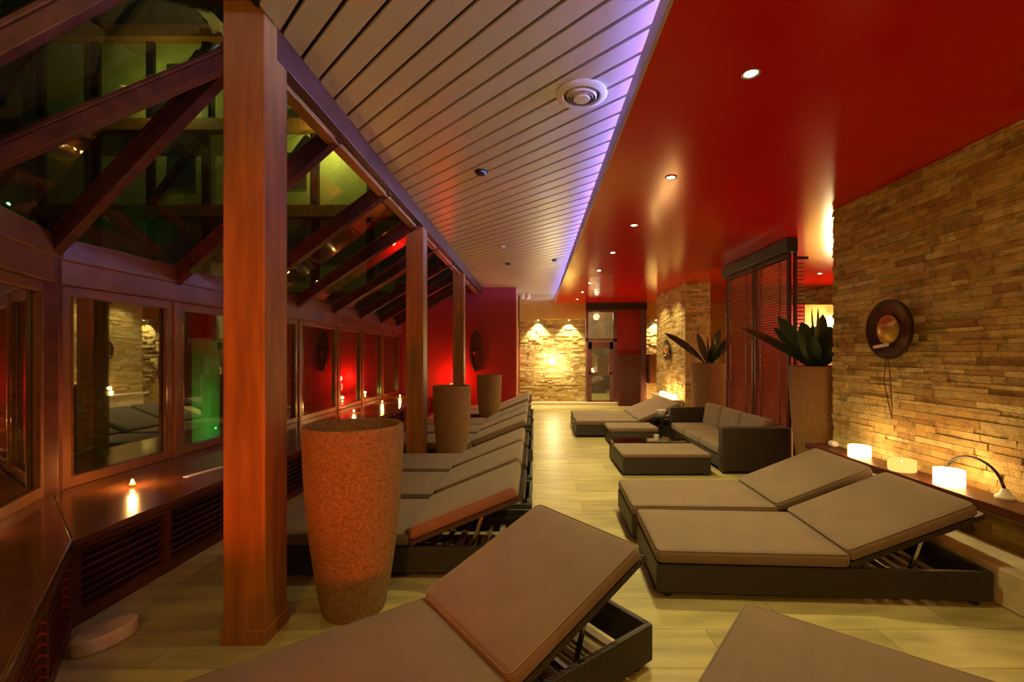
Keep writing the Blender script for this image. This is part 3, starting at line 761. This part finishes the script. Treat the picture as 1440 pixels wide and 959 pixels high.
for i, x in enumerate((-.33, -.17)):
    e = empty('cylinder_spotlight', (x, 12.6, CEIL), 0, '%s of two small cylinder spotlights on the ceiling past the red wall' % ('left' if i == 0 else 'right'), 'ceiling light')
    MB().lathe([(0,0),(.045,0),(.045,-.16),(.038,-.16),(.038,-.14),(0,-.14)], 24).build('housing', 'cream', e, True)
    MB().lathe([(0,-.142),(.036,-.142),(.036,-.141),(0,-.141)], 20).build('bulb', 'sconce', e, True)
# wall washers under far bulkhead
for i, (x, w_) in enumerate(((.10, 90), (.99, 90), (3.50, 90), (4.4, 60))):
    e = empty('wall_washer', (x, FARY-.12, 2.46), 0, ['left wall washer above the far stone wall', 'right wall washer above the far stone wall by the door', 'wall washer above the stone beside the pillar', 'wall washer hidden behind the stone pillar'][i], 'wall light')
    MB().lathe([(0,0),(.035,0),(.035,-.03),(.028,-.03),(0,-.02)], 20).build('housing', 'chrome', e, True)
    MB().lathe([(0,-.031),(.027,-.031),(.027,-.03),(0,-.03)], 20).build('bulb', 'sconce', e, True)
    spot((x, FARY-.20, 2.44), (x, FARY-.03, 1.75), (1,.84,.42), w_*1.6, 84, .5, .02)
spot((1.9, PY-.3, 2.68), (1.9, PY, 1.9), (1,.82,.55), 12, 80, .6, .02)
e = empty('wall_lamp', (.52, FARY-.06, 1.24), 0, 'bright round lamp at the centre of the far stone wall', 'lamp')
MB().lathe([(0,.0),(.05,.0),(.05,.02),(0,.02)], 24, (0,0,0), Matrix.Rotation(PI/2, 4, 'X')).build('back_plate', 'chrome', e, True)
MB().lathe([(0,-.085),(.05,-.07),(.08,-.03),(.088,0),(.08,.03),(.05,.07),(0,.085)], 28, (0,-.1,0)).build('globe', 'sconce', e, True)
point((0, -.26, 0), (1,.85,.45), 30, .09, e)
# side room lamp
e = empty('tube_lamp', (5.95, 9.17, 1.56), 0, 'vertical glowing tube lamp on the yellow wall behind the leafy plant', 'lamp')
MB().lathe([(0,0),(.05,0),(.055,.02),(.055,.64),(.05,.66),(0,.66)], 24).build('tube', 'sconce', e, True)
MB().box(-.03, .03, .05, .12, .2, .45).build('bracket', 'chrome', e)
point((-.1, -.25, .4), (1,.78,.35), 30, .12, e)
# blue cove light
S(MB().box(.66, .70, -2.9, 13.0, RED+.045, RED+.06).build('trim_31', 'led'))
for y0, y1 in ((-2.5, 1.5), (1.5, 4.5), (4.5, 7.5), (7.5, 10.2), (10.2, 12.8)):
    area((.93, (y0+y1)/2, RED+.155), (.55, (y0+y1)/2, CEIL), (.20,.33,1), (140 if y1 < 8 else 75)*(y1-y0)/3, .05, y1-y0).rotation_euler = (PI, math.radians(64), 0)

# ------------------------------------------------------------------ garden outside the glass
o = MB().box(-14, -3.6, -4, 20, -.3, -.12).build('garden_ground', 'ground'); S(o)
def hedge(x, y, rx, ry, h, label, seed):
    rnd = random.Random(seed); m = MB()
    for i in range(900):
        a = rnd.uniform(0, 2*PI); u = rnd.random()**.5; z = rnd.uniform(0, h)
        k = math.sqrt(max(0, 1-(z/h)**3)); p = Vector((rx*u*math.cos(a)*k, ry*u*math.sin(a)*k, z))
        q = Matrix.Rotation(rnd.uniform(0, 2*PI), 3, 'Z') @ Matrix.Rotation(rnd.uniform(-1.2, 1.2), 3, 'X')
        s = rnd.uniform(.05, .1)
        m.add([p+q @ Vector(v)*s for v in ((-1,0,0),(0,-.5,.1),(1,0,0),(0,.5,.1))], [(0,1,2,3)])
    o = m.build('shrub', 'hedge'); o.location = (x, y, -.12); tag(o, label, 'shrub')
hedge(-5.6, 8.3, .8, .9, 1.4, 'leafy shrub lit green outside the windows right of the green post', 2)
hedge(-7.0, 6.3, 1.0, 1.0, 1.6, 'dark leafy shrub outside the windows left of the green post', 3)
e = empty('garden_post', (-5.2, 7.2, -.12), 0, 'square garden post lit green outside behind the window glass', 'post')
MB().box(-.13, .13, -.13, .13, 0, 1.75).build('post', 'marble', e, bevel=.01)
MB().box(-.17, .17, -.17, .17, 1.75, 1.82).build('cap', 'marble', e, bevel=.01)
e = empty('garden_light', (-4.6, 6.6, -.12), 0, 'small green garden light on the ground outside the windows', 'lamp')
MB().lathe([(0,0),(.06,0),(.06,.2),(0,.2)], 16).build('body', 'metal', e, True)
MB().lathe([(0,.2),(.055,.2),(.055,.3),(0,.33)], 16).build('lens', 'greenlamp', e, True)
point((.0, .0, .5), (.06,1,.12), 20, .015, e)

hs = empty('neighbouring_house', (-8.5, 15.0, -.12), 0, 'timber-framed neighbouring house seen dimly through the glass roof', 'house')
MB().box(-13, 4.6, 0, 3, 0, 14).build('wall', 'olive', hs)
m = MB()
for z in (3.2, 6.0, 8.8, 11.8): m.box(-13.1, 4.7, -.35, 0, z, z+.38)
m.build('horizontal_beam', 'wood', hs)
m = MB()
for x in (-12, -9.6, -7.8, -6, -4.2, -2.4, -.6, 1.2, 3.0, 4.4): m.box(x, x+.22, -.12, 0, 0, 14)
for x in (-9.6, -4.2, -.6, 3.0):
    for z in (6.4, 9.2): m.bar((x, -.05, z), (x+1.7, -.05, z+2.3), .2, .1, (0,1,0))
m.build('timber_frame', 'black', hs)
for x in (-3.6, 0.1, 3.4):
    for z in (4.2, 7.0, 9.9):
        MB().box(x, x+.9, -.05, 0, z, z+1.2).build('window', 'glass', hs)
point((-6.6, 14.1, 8.3), (1,.85,.2), 95, .02)  # unseen lights added to brighten patches of the house front
point((-11.8, 14.0, 10.0), (1,.9,.2), 45, .02)
# ------------------------------------------------------------------ lights out of view: inferred red and amber lamps, then added warm fills
spot((-.9, -.9, .48), (-1.3, 2.6, .95), (1,.11,.02), 190, 62, .9, .15)
point((-.7, -1.0, 2.35), (1,.56,.05), 62, .15)
point((2.3, -1.2, 1.9), (1,.70,.2), 15, .2)  # added warm fill behind the camera, not a known lamp
point((4.8, 2.5, 1.7), (1,.66,.25), 30, .2)  # added fill light in the side room past the stone wall
point((5.0, 6.0, 1.5), (1,.5,.2), 40, .2)  # added fill light beyond the screens, no lamp stands there

# ------------------------------------------------------------------ world, camera, view
wld = bpy.data.worlds.new('night'); bpy.context.scene.world = wld; wld.use_nodes = True
bg = wld.node_tree.nodes['Background']; bg.inputs[0].default_value = (.012,.016,.02,1); bg.inputs[1].default_value = .35
cam = bpy.data.cameras.new('camera'); co = bpy.data.objects.new('camera', cam); C.objects.link(co)
co.location = (0, 0, EYE); co.rotation_euler = (PI/2, 0, 0)
cam.sensor_width = 36; cam.lens = 16; cam.shift_x = -32/1440; cam.shift_y = 18.5/1440; cam.clip_start = .02
bpy.context.scene.camera = co
vs = bpy.context.scene.view_settings
vs.view_transform = 'Standard'; vs.look = 'None'; vs.gamma = 1; vs.exposure = .55; vs.use_curve_mapping = False
